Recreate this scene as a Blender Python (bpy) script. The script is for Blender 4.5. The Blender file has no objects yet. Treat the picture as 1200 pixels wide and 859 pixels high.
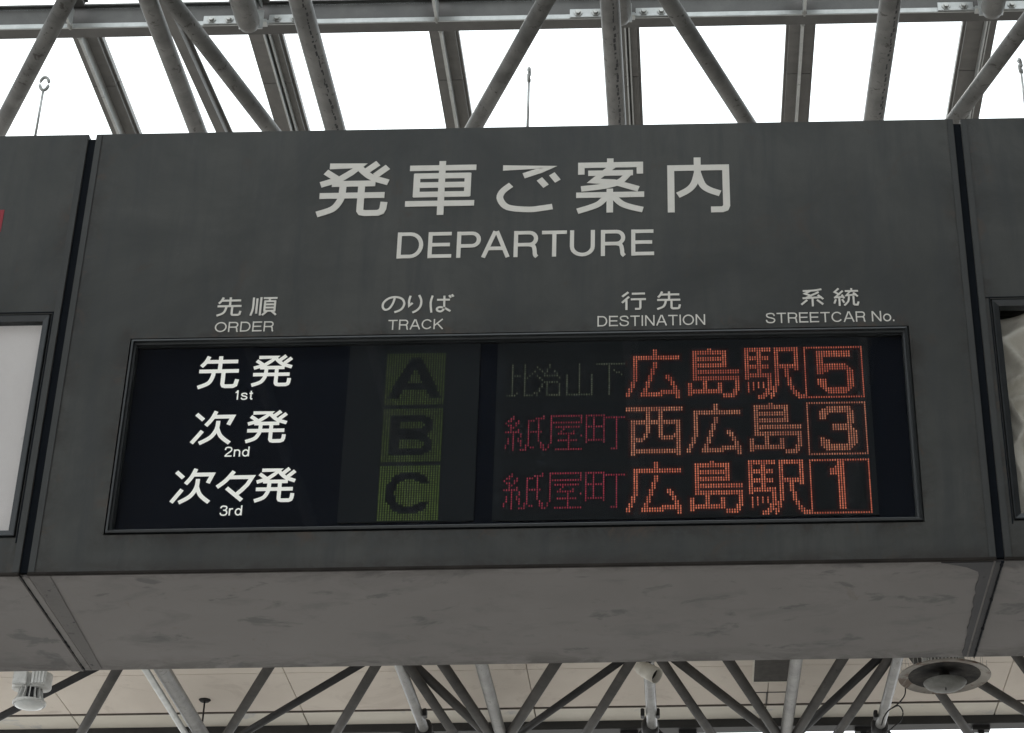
import bpy, bmesh, math, random
from mathutils import Vector, Matrix
random.seed(7)
C = bpy.context.scene.collection
SC = bpy.context.scene
# ------------------------------------------------------------------ camera
CAM = {"loc": [0.3533, -3.8546, 1.6], "f": [-0.010498, 0.86468, 0.502213], "r": [0.999805, 0.017481, -0.009199], "u": [0.016734, -0.502019, 0.864695], "lens": 72.703, "shift": -0.14493}
cd = bpy.data.cameras.new('camera'); cam = bpy.data.objects.new('camera', cd); C.objects.link(cam)
f = Vector(CAM['f']); r = Vector(CAM['r']); u = Vector(CAM['u'])
cam.matrix_world = Matrix.Translation(Vector(CAM['loc'])) @ Matrix((r, u, -f)).transposed().to_4x4()
cd.lens = CAM['lens']; cd.sensor_width = 36.0; cd.sensor_fit = 'HORIZONTAL'; cd.shift_x = CAM['shift']
cd.clip_start = 0.05; cd.clip_end = 3000
SC.camera = cam
# ------------------------------------------------------------------ light: bright overcast day
SC.view_settings.view_transform = 'Standard'; SC.view_settings.look = 'None'
SC.view_settings.exposure = 0.35; SC.view_settings.gamma = 1.0; SC.view_settings.use_curve_mapping = False
world = bpy.data.worlds.new('World'); SC.world = world; world.use_nodes = True
wn = world.node_tree; bg = wn.nodes['Background']
sky = wn.nodes.new('ShaderNodeTexSky'); sky.sky_type = 'NISHITA'; sky.sun_disc = False
SUN_EL, SUN_AZ = math.radians(52), math.radians(-38)      # azimuth from +Y towards +X
sky.sun_elevation = SUN_EL; sky.sun_rotation = SUN_AZ; sky.air_density = 1.0; sky.dust_density = 4.0
mx = wn.nodes.new('ShaderNodeMix'); mx.data_type = 'RGBA'; mx.inputs['Factor'].default_value = 0.85
wn.links.new(sky.outputs[0], mx.inputs['A']); mx.inputs['B'].default_value = (14.6, 15.0, 15.3, 1)   # cloud cover
wn.links.new(mx.outputs['Result'], bg.inputs[0]); bg.inputs[1].default_value = 0.14
sd = bpy.data.lights.new('sun', 'SUN'); sun = bpy.data.objects.new('sun', sd); C.objects.link(sun)
sd.energy = 0.8; sd.angle = math.radians(14); sd.color = (1.0, 0.96, 0.9)
sv = Vector((math.sin(SUN_AZ)*math.cos(SUN_EL), math.cos(SUN_AZ)*math.cos(SUN_EL), math.sin(SUN_EL)))
sun.rotation_euler = sv.to_track_quat('Z', 'Y').to_euler()

# ------------------------------------------------------------------ materials
def nn(nt, t, **kw):
    n = nt.nodes.new(t)
    for k, v in kw.items(): setattr(n, k, v)
    return n
def ramp(nt, src, stops):
    n = nt.nodes.new('ShaderNodeValToRGB'); e = n.color_ramp.elements
    e[0].position, e[0].color = stops[0][0], (*stops[0][1], 1) if not isinstance(stops[0][1], (int, float)) else (stops[0][1],)*3+(1,)
    e[1].position, e[1].color = stops[-1][0], (*stops[-1][1], 1) if not isinstance(stops[-1][1], (int, float)) else (stops[-1][1],)*3+(1,)
    for p, c in stops[1:-1]:
        q = e.new(p); q.color = (*c, 1) if not isinstance(c, (int, float)) else (c, c, c, 1)
    nt.links.new(src, n.inputs[0]); return n.outputs[0]
def noise(nt, co, scale, detail=4, rough=.55, dist=0, vec=(1, 1, 1)):
    m = nn(nt, 'ShaderNodeMapping'); m.inputs['Scale'].default_value = vec; nt.links.new(co, m.inputs[0])
    n = nn(nt, 'ShaderNodeTexNoise'); n.inputs['Scale'].default_value = scale; n.inputs['Detail'].default_value = detail
    n.inputs['Roughness'].default_value = rough; n.inputs['Distortion'].default_value = dist
    nt.links.new(m.outputs[0], n.inputs['Vector']); return n.outputs['Fac']
def mixc(nt, fac, a, b, mode='MIX'):
    m = nn(nt, 'ShaderNodeMix', data_type='RGBA', blend_type=mode)
    for k, v in (('Factor', fac), ('A', a), ('B', b)):
        s = m.inputs[k]
        if isinstance(v, (int, float)): s.default_value = v
        elif isinstance(v, tuple): s.default_value = (*v, 1)
        else: nt.links.new(v, s)
    return m.outputs['Result']
def base(name, rough=.6, metal=0, spec=.5):
    m = bpy.data.materials.new(name); m.use_nodes = True; nt = m.node_tree
    b = nt.nodes['Principled BSDF']; b.inputs['Roughness'].default_value = rough; b.inputs['Metallic'].default_value = metal
    b.inputs['Specular IOR Level'].default_value = spec
    co = nn(nt, 'ShaderNodeTexCoord').outputs['Object']
    return m, nt, b, co
def bump(nt, b, h, strength=.2, dist=.002):
    n = nn(nt, 'ShaderNodeBump'); n.inputs['Strength'].default_value = strength; n.inputs['Distance'].default_value = dist
    nt.links.new(h, n.inputs['Height']); nt.links.new(n.outputs[0], b.inputs['Normal'])
def worn(name, col, col2, rough=.6, metal=0, scale=6, lo=.4, hi=.7, spots=None, fine=.06, spec=.5, vec=(1, 1, 1)):
    m, nt, b, co = base(name, rough, metal, spec)
    c = mixc(nt, ramp(nt, noise(nt, co, scale, 6, .6, .4, vec), [(lo, 0.), (hi, 1.)]), col, col2)
    if spots:
        c = mixc(nt, ramp(nt, noise(nt, co, spots[1], 5, .7, .8), [(spots[2], 0.), (spots[2]+.07, 1.)]), c, spots[0])
    g = noise(nt, co, 140, 3, .6)
    c = mixc(nt, fine, c, ramp(nt, g, [(.2, 0.), (.8, 1.)]), 'OVERLAY')
    nt.links.new(c, b.inputs['Base Color']); bump(nt, b, g, .15, .0008)
    return m
M = {}
def m_face():
    m, nt, b, co = base('painted_sign_steel', .5, 0, .5)
    big = ramp(nt, noise(nt, co, 2.6, 7, .66, .5), [(.38, 0.), (.62, 1.)])
    c = mixc(nt, big, (.0310, .0332, .0312), (.0560, .0575, .0530))
    st = ramp(nt, noise(nt, co, 5, 6, .65, .3, (5, 1, .5)), [(.46, 0.), (.68, .6)])      # vertical rain streaks
    c = mixc(nt, st, c, (.027, .030, .032))
    ru = ramp(nt, noise(nt, co, 7, 7, .75, 1.0), [(.58, 0.), (.70, .6)])
    c = mixc(nt, ru, c, (.050, .036, .027))
    # grime that gathers along the lower edge of the sheet
    sp = nn(nt, 'ShaderNodeSeparateXYZ'); nt.links.new(co, sp.inputs[0])
    ed = ramp(nt, sp.outputs[2], [(.0, 1.), (.035, 0.)])
    gn = ramp(nt, noise(nt, co, 14, 5, .7, .5, (1, 1, 2)), [(.35, 0.), (.6, .8)])
    mm = nn(nt, 'ShaderNodeMath', operation='MULTIPLY'); nt.links.new(ed, mm.inputs[0]); nt.links.new(gn, mm.inputs[1])
    c = mixc(nt, mm.outputs[0], c, (.020, .015, .012))
    # brown grime and rust creeping from the window frame and the side seams
    def mth(op, a_, b_=None):
        n_ = nn(nt, 'ShaderNodeMath', operation=op)
        for i_, v_ in enumerate((a_, b_)):
            if v_ is None: continue
            if isinstance(v_, (int, float)): n_.inputs[i_].default_value = v_
            else: nt.links.new(v_, n_.inputs[i_])
        return n_.outputs[0]
    dx_ = mth('SUBTRACT', mth('ABSOLUTE', sp.outputs[0]), .849); dz_ = mth('SUBTRACT', mth('ABSOLUTE', mth('SUBTRACT', sp.outputs[2], .322)), .237)
    dw = ramp(nt, mth('ABSOLUTE', mth('MAXIMUM', dx_, dz_)), [(.0, 1.), (.04, 0.)])
    ds = ramp(nt, mth('ABSOLUTE', mth('SUBTRACT', mth('ABSOLUTE', sp.outputs[0]), 1.0)), [(.012, 1.), (.06, 0.)])
    gm_ = ramp(nt, noise(nt, co, 11, 7, .75, .6), [(.44, 0.), (.60, .85)])
    c = mixc(nt, mth('MULTIPLY', mth('MAXIMUM', dw, ds), gm_), c, (.019, .0155, .0125))
    gm2 = ramp(nt, noise(nt, co, 17, 6, .75, .8), [(.55, 0.), (.64, .9)])
    c = mixc(nt, mth('MULTIPLY', mth('MAXIMUM', dw, ds), gm2), c, (.058, .041, .030))
    fl = ramp(nt, noise(nt, co, 55, 4, .8), [(.70, 0.), (.73, .7)])                      # pale chips and specks
    c = mixc(nt, fl, c, (.11, .11, .105))
    nt.links.new(c, b.inputs['Base Color'])
    nt.links.new(ramp(nt, noise(nt, co, 9, 5), [(.3, .42), (.7, .6)]), b.inputs['Roughness'])
    bump(nt, b, noise(nt, co, 3.0, 4, .5), .25, .004)
    return m
def m_soffit():
    m, nt, b, co = base('weathered_soffit_sheet', .55, 0, .4)
    c = mixc(nt, ramp(nt, noise(nt, co, 2.4, 6, .6, .8), [(.3, 0.), (.7, 1.)]), (.192, .177, .170), (.232, .214, .207))
    s1 = ramp(nt, noise(nt, co, 5.5, 6, .65, .5, (1.0, 1.7, 1)), [(.53, 0.), (.66, .5)])
    c = mixc(nt, s1, c, (.128, .122, .122))
    s2 = ramp(nt, noise(nt, co, 8, 5, .6, .4, (1, 1.6, 1)), [(.585, 0.), (.66, .62)])
    c = mixc(nt, s2, c, (.070, .067, .072))
    s3 = ramp(nt, noise(nt, co, 9, 6, .7, .5, (2, 1, 1)), [(.64, 0.), (.74, .6)])
    c = mixc(nt, s3, c, (.150, .120, .096))
    sp = nn(nt, 'ShaderNodeSeparateXYZ'); nt.links.new(co, sp.inputs[0])
    for lohi in ([(.0, 1.), (.045, 0.)], [(.43, 0.), (.52, 1.)]):                        # dirt near both long edges
        ed = ramp(nt, sp.outputs[1], lohi)
        gn = ramp(nt, noise(nt, co, 8, 6, .7, .8, (1, 2, 1)), [(.42, 0.), (.6, .75)])
        mm = nn(nt, 'ShaderNodeMath', operation='MULTIPLY'); nt.links.new(ed, mm.inputs[0]); nt.links.new(gn, mm.inputs[1])
        c = mixc(nt, mm.outputs[0], c, (.072, .062, .056))
    nt.links.new(c, b.inputs['Base Color'])
    bump(nt, b, noise(nt, co, 30, 5, .7), .2, .002)
    return m
M['face'] = m_face(); M['soffit'] = m_soffit()
M['trim'] = worn('sign_edge_trim', (.034, .036, .035), (.044, .046, .045), .6, 0, 9)
M['flash'] = worn('dark_sealing_strip', (.062, .061, .066), (.078, .076, .08), .7, 0, 7, spots=((.03, .03, .03), 30, .62))
M['edge'] = worn('grimy_folded_edge', (.017, .014, .012), (.032, .027, .023), .7, 0, 9, spec=.2)
M['gasket'] = worn('black_joint_rubber', (.003, .005, .008), (.005, .007, .011), .85, 0, 12, spec=.15)
M['frame'] = worn('window_frame_metal', (.026, .029, .031), (.036, .039, .041), .38, .25, 18)
M['letter'] = worn('cream_cut_vinyl', (.71, .69, .635), (.76, .74, .685), .6, 0, 20, spots=((.50, .47, .41), 60, .68), fine=.04)
M['oletter'] = worn('white_printed_vinyl', (.72, .72, .66), (.76, .76, .70), .5, 0, 20, fine=.02)
M['navy'] = worn('navy_backing_board', (.0022, .0042, .0095), (.0030, .0055, .0115), .8, 0, 3, fine=.0, spec=.12)
M['matrix'] = worn('led_matrix_board', (.0135, .0165, .0200), (.0165, .0195, .0225), .85, 0, 4, fine=.0, spec=.15)
M['unlit'] = worn('unlit_led', (.0135, .0160, .0180), (.0165, .0185, .0200), .8, 0, 60, fine=0., spec=.15)
M['poster'] = worn('pale_poster_paper', (.74, .70, .68), (.79, .75, .73), .8, 0, 5, spots=((.62, .58, .56), 12, .64), vec=(1, 1, .4))
M['sheet'] = worn('cream_crumpled_film', (.56, .53, .46), (.68, .645, .57), .5, 0, 8)
M['red'] = worn('red_cut_vinyl', (.27, .018, .03), (.31, .02, .035), .5, 0, 10)
M['tube'] = worn('painted_truss_steel', (.105, .103, .098), (.185, .182, .172), .42, 0, 7, spots=((.06, .055, .048), 30, .58), lo=.35, hi=.62, spec=.4)
M['darktube'] = worn('dark_truss_steel', (.022, .022, .023), (.034, .033, .033), .6, 0, 7, spec=.15)
M['lowtube'] = worn('grey_truss_steel', (.055, .053, .051), (.085, .080, .075), .6, 0, 6, spots=((.035, .032, .03), 30, .62), spec=.15)
M['rafter'] = worn('rafter_steel', (.13, .125, .118), (.18, .172, .160), .5, .2, 6, spots=((.10, .08, .07), 30, .66))
M['purl'] = worn('dull_purlin_steel', (.085, .082, .078), (.12, .116, .11), .5, .2, 6)
M['galv'] = worn('galvanised_steel', (.42, .43, .42), (.52, .53, .52), .42, .5, 14)
M['zinc'] = worn('zinc_bolts', (.38, .38, .36), (.50, .50, .48), .4, .6, 30)
M['ceil'] = worn('beige_ceiling_board', (.66, .595, .525), (.73, .665, .59), .8, 0, 1.6, spots=((.61, .545, .48), 2.2, .56), fine=.04)
M['fascia'] = worn('fascia_board', (.66, .62, .54), (.76, .72, .64), .7, 0, 1.2, lo=.35, hi=.65, spots=((.56, .55, .53), 2.2, .58), vec=(1, 1, .2))
M['hatchm'] = worn('brown_edge_strip', (.12, .105, .09), (.16, .14, .12), .8, 0, 5)
M['beam'] = worn('dark_eaves_steel', (.035, .035, .036), (.05, .05, .05), .5, .2, 6)
M['dark'] = worn('black_metal', (.018, .018, .02), (.03, .03, .032), .5, .2, 10)
M['white'] = worn('white_lamp_casting', (.50, .50, .48), (.62, .62, .60), .45, 0, 20, spots=((.25, .25, .24), 30, .60))
M['lens'] = worn('opal_lamp_lens', (.48, .50, .49), (.60, .61, .60), .3, 0, 12)
M['dish'] = worn('dusty_lamp_dish', (.20, .185, .165), (.29, .27, .24), .6, 0, 7, spots=((.12, .085, .065), 5, .50), spec=.25)
M['reflector'] = worn('dark_reflector', (.012, .012, .012), (.05, .045, .04), .7, 0, 14, spec=.1)  # dark tone inside the dish and the spot lamp mouth
M['bowl'] = worn('dusty_glass_bowl', (.12, .12, .11), (.17, .17, .16), .6, 0, 14, spec=.2)
M['concrete'] = worn('platform_concrete', (.30, .29, .27), (.36, .35, .33), .8, 0, .6, spots=((.24, .23, .21), 2, .6))
M['unseen_dark'] = worn('unseen_dark_board', (.12, .115, .105), (.15, .14, .125), .85, 0, 1.2)  # dark board for unseen surfaces that cut light and reflections

def m_glass(name, tint, gl):
    m = bpy.data.materials.new(name); m.use_nodes = True; nt = m.node_tree
    for n in list(nt.nodes):
        if n.type != 'OUTPUT_MATERIAL': nt.nodes.remove(n)
    out = [n for n in nt.nodes][0]
    t = nn(nt, 'ShaderNodeBsdfTransparent'); t.inputs[0].default_value = (*tint, 1)
    g = nn(nt, 'ShaderNodeBsdfGlossy'); g.inputs['Roughness'].default_value = gl
    lw = nn(nt, 'ShaderNodeLayerWeight'); lw.inputs[0].default_value = .5
    pw = nn(nt, 'ShaderNodeMath', operation='POWER'); nt.links.new(lw.outputs['Facing'], pw.inputs[0]); pw.inputs[1].default_value = 4.0
    fr = nn(nt, 'ShaderNodeMath', operation='MULTIPLY_ADD'); nt.links.new(pw.outputs[0], fr.inputs[0]); fr.inputs[1].default_value = .9; fr.inputs[2].default_value = .022
    mxs = nn(nt, 'ShaderNodeMixShader'); nt.links.new(fr.outputs[0], mxs.inputs[0])
    nt.links.new(t.outputs[0], mxs.inputs[1]); nt.links.new(g.outputs[0], mxs.inputs[2]); nt.links.new(mxs.outputs[0], out.inputs[0])
    return m
M['pane'] = m_glass('roof_glass', (.93, .95, .95), .05)
M['wglass'] = m_glass('display_window_glass', (.985, .988, .99), .02)
m_, nt_, b_, co_ = base('backlit_white_lettering', .5)
b_.inputs['Base Color'].default_value = (.78, .78, .73, 1); b_.inputs['Emission Color'].default_value = (.95, .95, .88, 1); b_.inputs['Emission Strength'].default_value = .31
M['oletter'] = m_
def m_led(name, hi, lo, strength):
    m = bpy.data.materials.new(name); m.use_nodes = True; nt = m.node_tree; b = nt.nodes['Principled BSDF']
    a = nn(nt, 'ShaderNodeAttribute', attribute_name='glow')
    c = mixc(nt, a.outputs['Fac'], lo, hi)
    nt.links.new(c, b.inputs['Emission Color']); b.inputs['Emission Strength'].default_value = strength
    b.inputs['Base Color'].default_value = (.012, .0135, .0145, 1); b.inputs['Specular IOR Level'].default_value = .12; b.inputs['Roughness'].default_value = .8; return m
LED = 1.0
M['orange'] = m_led('orange_led', (1.0, .30, .165), (.38, .075, .05), .47*LED)
M['orange_pale'] = m_led('pale_orange_led', (.86, .36, .21), (.34, .11, .075), .46*LED)
M['spill_orange'] = m_led('painted_led_spill', (.034, .007, .006), (.012, .004, .004), .42*LED)  # faint emission on unlit cells imitates spill from lit neighbours
M['crimson'] = m_led('crimson_led', (.50, .062, .105), (.17, .018, .035), .40*LED)
M['dim_green'] = m_led('dim_green_led', (.22, .25, .16), (.055, .07, .05), .34*LED)
M['green'] = m_led('green_led', (.16, .24, .055), (.060, .082, .030), .30*LED)

# ------------------------------------------------------------------ object helpers
def link(name, me, mat=None, parent=None, loc=(0, 0, 0), rot=None):
    if mat is not None and not me.materials: me.materials.append(mat)
    o = bpy.data.objects.new(name, me); C.objects.link(o); o.location = loc
    if rot: o.rotation_euler = rot
    if parent: o.parent = parent
    return o
def mesh(name, bm, smooth=False):
    me = bpy.data.meshes.new(name); bmesh.ops.recalc_face_normals(bm, faces=bm.faces[:]); bm.to_mesh(me); bm.free()
    if smooth:
        for p in me.polygons: p.use_smooth = True
    return me
def part(name, bm, mat, parent, smooth=False, label=None, kind=None):
    o = link(name, mesh(name, bm, smooth), mat, parent)
    if label: o['label'] = label
    if kind: o['kind'] = kind
    return o
def thing(name, label, cat, loc=(0, 0, 0), group=None, kind=None):
    o = bpy.data.objects.new(name, None); C.objects.link(o); o.location = loc; o.empty_display_size = .1
    o['label'] = label; o['category'] = cat
    if group: o['group'] = group
    if kind: o['kind'] = kind
    return o
def tag(o, label, cat, group=None):
    o['label'] = label; o['category'] = cat
    if group: o['group'] = group
    return o
def box(bm, x0, x1, y0, y1, z0, z1):
    v = [bm.verts.new((x, y, z)) for z in (z0, z1) for y in (y0, y1) for x in (x0, x1)]
    for q in ((0, 1, 3, 2), (4, 6, 7, 5), (0, 4, 5, 1), (2, 3, 7, 6), (0, 2, 6, 4), (1, 5, 7, 3)):
        bm.faces.new([v[i] for i in q])
    return bm
def bx(*a):
    return box(bmesh.new(), *a)
def bxb(x0, x1, y0, y1, z0, z1, bev):
    bm = bx(x0, x1, y0, y1, z0, z1)
    bmesh.ops.bevel(bm, geom=bm.edges[:], offset=bev, segments=2, affect='EDGES'); return bm
def tube(bm, pts, rad, n=12, caps=True, radii=None):
    pts = [Vector(p) for p in pts]; rings = []; ref = None
    for i, p in enumerate(pts):
        d = (pts[min(i+1, len(pts)-1)] - pts[max(i-1, 0)]).normalized()
        if ref is None:
            ref = Vector((0, 0, 1)) if abs(d.z) < .9 else Vector((1, 0, 0))
        a = d.cross(ref).normalized(); b = d.cross(a).normalized(); ref = -b if False else ref
        rr = radii[i] if radii else rad
        rings.append([bm.verts.new(p + (a*math.cos(2*math.pi*k/n) + b*math.sin(2*math.pi*k/n))*rr) for k in range(n)])
    for A, B in zip(rings, rings[1:]):
        for k in range(n): bm.faces.new((A[k], A[(k+1) % n], B[(k+1) % n], B[k]))
    if caps: bm.faces.new(rings[0][::-1]); bm.faces.new(rings[-1])
    return bm
def lathe(bm, prof, n=32, c=(0, 0, 0)):
    rings = []
    for (rr, z) in prof:
        if rr < 1e-6: rings.append([bm.verts.new((c[0], c[1], c[2]+z))])
        else: rings.append([bm.verts.new((c[0]+rr*math.cos(2*math.pi*k/n), c[1]+rr*math.sin(2*math.pi*k/n), c[2]+z)) for k in range(n)])
    for A, B in zip(rings, rings[1:]):
        for k in range(n):
            a0, a1 = A[k % len(A)], A[(k+1) % len(A)]; b0, b1 = B[k % len(B)], B[(k+1) % len(B)]
            q = []
            for v in (a0, a1, b1, b0):
                if v not in q: q.append(v)
            if len(q) > 2: bm.faces.new(q)
    return bm

# ------------------------------------------------------------------ ground and sky surround
gm = bx(-1500, 1500, -1500, 1500, -.3, 0)
g = link('ground', mesh('ground', gm), M['concrete']); g['kind'] = 'structure'

# ------------------------------------------------------------------ lettering: strokes drawn as ribbons
def arc(cx, cy, rx, ry, a0, a1, n=10):
    return [(cx+rx*math.cos(math.radians(a0+(a1-a0)*k/n)), cy+ry*math.sin(math.radians(a0+(a1-a0)*k/n))) for k in range(n+1)]
def sm(pts, n=5):                                  # Catmull-Rom through the points
    P = [pts[0]]+list(pts)+[pts[-1]]; out = []
    for i in range(1, len(P)-2):
        for k in range(n):
            t = k/n; a, b, c, d = P[i-1], P[i], P[i+1], P[i+2]
            out.append(tuple(.5*((2*b[j])+(-a[j]+c[j])*t+(2*a[j]-5*b[j]+4*c[j]-d[j])*t*t+(-a[j]+3*b[j]-3*c[j]+d[j])*t**3) for j in (0, 1)))
    out.append(pts[-1]); return out
GL = {
'発': [[(15,6.5),(58,6.5),(46,19),(31,31),(4,41)], [(10,17),(26,30)], sm([(54,5),(62,16),(76,29),(99,38.5)],3), [(83,2),(68,16)], [(97,9.5),(80,26)], [(20,40),(81,40)], [(4,62),(95,62)],
      sm([(36,41),(35,62),(32,74),(23,87),(2,96)],4), [(62,41),(62,90),(64,93.5),(69,95),(87,95),(92,92.5),(94,87),(95,75)]],
'車': [[(4,12.5),(100,12.5)], [(15,23),(15,66)], [(88.5,23),(88.5,66)], [(11,27.5),(92,27.5)], [(11,62),(92,62)], [(15,44.5),(88,44.5)], [(0,79),(99,79)], [(51,0),(51,100)]],
'ご': [[(8,8),(85,8),(70,14),(42,25)], sm([(22,43),(8,57),(5,72),(18,89),(51,94),(72,92),(90,89)],5), [(68,32),(79,47)], [(88,22),(98,37)]],
'案': [[(50,0),(50,11)], [(8,29),(8,12),(93,12),(93,29)], [(55,13),(26,41),(56,44),(91,57)], [(18,27),(83,27)], sm([(76,29),(64,43),(42,51),(8,55.5)],4), [(1,67),(99,67)], [(49.5,56),(49.5,99)],
      sm([(45,70),(34,83),(20,90),(3,96)],4), sm([(55,70),(66,83),(80,90),(97,95)],4)],
'内': [[(6,100),(6,19),(94,19),(94,89),(92,94),(87,96),(69,96)], [(48.7,0),(48.7,30)], sm([(48.7,28),(43,48),(33,60),(17,69)],4), sm([(48.7,28),(56,50),(67,60),(84,67)],4)],
'先': [sm([(24,0),(17,18),(7,32)],3), [(18,17),(96,17)], [(3,47),(100,47)], [(53,0),(53,47)], sm([(39,47),(37,65),(28,85),(3,98)],4), [(63,47),(63,88),(65,93),(70,95),(89,95),(95,91),(98,74)]],
'次': [[(9,8),(27,26)], [(4,97),(27,60)], sm([(56,0),(47,24),(34,44)],3), [(47,17),(97,17),(88,42)], sm([(63,30),(61,55),(48,80),(22,98)],4), sm([(61,48),(72,76),(95,98)],4)],
'々': [sm([(46,2),(26,32),(3,54)],3), [(33,22),(97,22),(86,46),(72,64),(57,80)], [(30,57),(74,98)]],
'順': [sm([(9,3),(9,60),(2,98)],3), [(23,8),(23,88)], [(38,2),(38,98)], [(47,7),(100,7)], [(73,8),(69,23)], [(54,22),(54,77)], [(93,22),(93,77)], [(51,24),(96,24)], [(54,41),(93,41)], [(54,58),(93,58)], [(51,75),(96,75)], [(64,77),(47,98)], [(83,77),(100,97)]],
'の': [sm([(54,12),(48,42),(34,72),(18,80),(6,66),(8,38),(28,14),(56,6),(84,16),(96,42),(90,70),(76,86),(56,95)],4)],
'り': [sm([(20,3),(12,30),(14,60)],3)+[(34,44)], sm([(72,0),(86,28),(84,62),(64,86),(36,98)],4)],
'ば': [sm([(13,4),(6,44),(11,98)],3), [(32,28),(86,28)], sm([(62,6),(63,50),(62,80),(50,93),(36,88),(34,76),(46,69),(66,75),(90,92)],4), [(82,4),(90,17)], [(93,0),(100,12)]],
'行': [[(28,2),(3,26)], [(31,27),(2,60)], [(20,46),(20,100)], [(42,11),(96,11)], [(38,42),(100,42)], [(77,42),(77,89),(74,95),(55,95)]],
'系': [sm([(90,3),(60,10),(14,12)],3), [(46,11),(22,27),(50,42)], [(78,19),(24,53)], [(12,54),(90,49)], [(74,36),(95,60)], [(52,52),(52,100)], [(30,64),(6,90)], [(70,64),(94,90)]],
'統': [[(22,0),(5,20),(26,36)], [(38,14),(6,52)], [(2,52),(42,48)], [(33,36),(43,57)], [(23,50),(23,100)], [(9,62),(2,86)], [(34,62),(42,82)], [(73,0),(73,15)], [(47,16),(100,16)], [(68,17),(52,41),(92,37)], [(80,25),(97,48)],
      sm([(62,46),(58,76),(42,98)],3), [(80,46),(80,90),(84,95),(95,95),(99,78)]],
'D': [[(8,0),(8,100)], [(8,7),(48,7)]+arc(50,50,42,43,-90,90,12)+[(8,93)]],
'E': [[(8,0),(8,100)], [(8,7),(98,7)], [(8,49),(92,49)], [(8,93),(100,93)]],
'P': [[(8,0),(8,100)], [(8,7),(62,7)]+arc(64,31,28,24,-90,90,10)+[(8,55)]],
'A': [[(4,100),(47,0)], [(96,100),(53,0)], [(20,66),(80,66)]],
'R': [[(8,0),(8,100)], [(8,7),(62,7)]+arc(64,30,27,23,-90,90,10)+[(8,53)], sm([(62,53),(80,58),(86,74),(88,92),(96,100)],3)],
'T': [[(0,7),(100,7)], [(50,7),(50,100)]],
'U': [[(8,0),(8,62)]+arc(50,62,42,32,180,0,12)+[(92,62),(92,0)]],
'O': [arc(50,50,45,44,0,360,24)],
'K': [[(8,0),(8,100)], [(93,0),(10,64)], [(38,42),(96,100)]],
'C': [arc(52,50,46,44,-35,-325,20)],
'S': [sm([(92,30),(80,11),(50,6),(16,12),(10,28),(25,42),(58,50),(88,60),(93,76),(78,91),(48,95),(15,88),(5,68)],4)],
'I': [[(50,0),(50,100)]], 'N': [[(9,100),(9,0)], [(10,2),(90,98)], [(91,100),(91,0)]],
'o': [arc(50,64,43,32,0,360,20)], '.': [[(50,86),(50,100)]],
'1': [[(12,24),(40,20),(56,2)], [(62,0),(62,100)]],
'2': [sm([(8,32),(16,11),(48,5),(82,12),(90,30),(76,48),(34,72),(10,93)],4), [(4,94),(96,94)]],
'3': [sm([(8,26),(20,9),(50,5),(82,12),(86,30),(70,44),(42,47)],4), sm([(60,46),(88,57),(92,76),(78,92),(48,96),(18,90),(6,72)],4)],
's': [sm([(88,48),(76,36),(48,33),(18,38),(14,50),(32,60),(66,66),(88,76),(84,90),(56,96),(24,94),(8,80)],4)],
't': [[(45,8),(45,86),(58,95),(90,94)], [(5,34),(92,34)]],
'n': [[(12,28),(12,100)], sm([(12,52),(30,36),(62,34),(84,46),(88,62)],3)+[(88,100)]],
'd': [[(89,0),(89,100)], arc(48,65,38,31,0,360,18)],
'r': [[(15,28),(15,100)], sm([(15,54),(36,36),(90,33)],3)],
}
ADV = {'D':1.02,'E':.92,'P':.92,'A':1.05,'R':.98,'T':.95,'U':.97,'O':1.12,'K':1.0,'C':1.06,'S':.93,'I':.2,'N':1.0,'o':.8,'.':.16,' ':.3,'1':.5,'s':.72,'t':.42,'2':.82,'n':.74,'d':.8,'3':.82,'r':.48}
def ribbon(bm, pts, w, y, th):
    P = [Vector((p[0], 0, p[1])) for p in pts]
    Q = [P[0]]
    for p in P[1:]:
        if (p-Q[-1]).length > w*.02: Q.append(p)
    P = Q; n = len(P); closed = (P[0]-P[-1]).length < w*.3 and n > 6
    if closed: P = P[:-1]; n -= 1
    L, Rr = [], []
    for i in range(n):
        if closed: d0 = (P[i]-P[i-1]).normalized(); d1 = (P[(i+1) % n]-P[i]).normalized()
        else:
            d0 = (P[i]-P[i-1]).normalized() if i else (P[1]-P[0]).normalized()
            d1 = (P[i+1]-P[i]).normalized() if i < n-1 else d0
        n0 = Vector((-d0.z, 0, d0.x)); n1 = Vector((-d1.z, 0, d1.x)); mm = n0+n1
        if mm.length < .25: mm = n1
        mm.normalize(); k = min(1/max(mm.dot(n1), .3), 2.2)
        L.append(P[i]+mm*(w/2*k)); Rr.append(P[i]-mm*(w/2*k))
    fl = [bm.verts.new((p.x, y-th, p.z)) for p in L]; fr = [bm.verts.new((p.x, y-th, p.z)) for p in Rr]
    bl = [bm.verts.new((p.x, y, p.z)) for p in L]; br = [bm.verts.new((p.x, y, p.z)) for p in Rr]
    rng = range(n) if closed else range(n-1)
    for i in rng:
        j = (i+1) % n
        bm.faces.new((fl[i], fl[j], fr[j], fr[i])); bm.faces.new((bl[i], fl[i], fr[i], br[i])) if (not closed and i == 0) else None
        bm.faces.new((fl[i], bl[i], bl[j], fl[j])); bm.faces.new((fr[i], fr[j], br[j], br[i]))
    if not closed: bm.faces.new((fl[-1], bl[-1], br[-1], fr[-1]))
def glyph(bm, ch, x0, x1, z0, z1, w, y, th=.0008):
    for k, st in enumerate(GL[ch]):
        ribbon(bm, [(x0+(x1-x0)*px/100, z1-(z1-z0)*py/100) for px, py in st], w, y, th+.00007*k)
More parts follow.
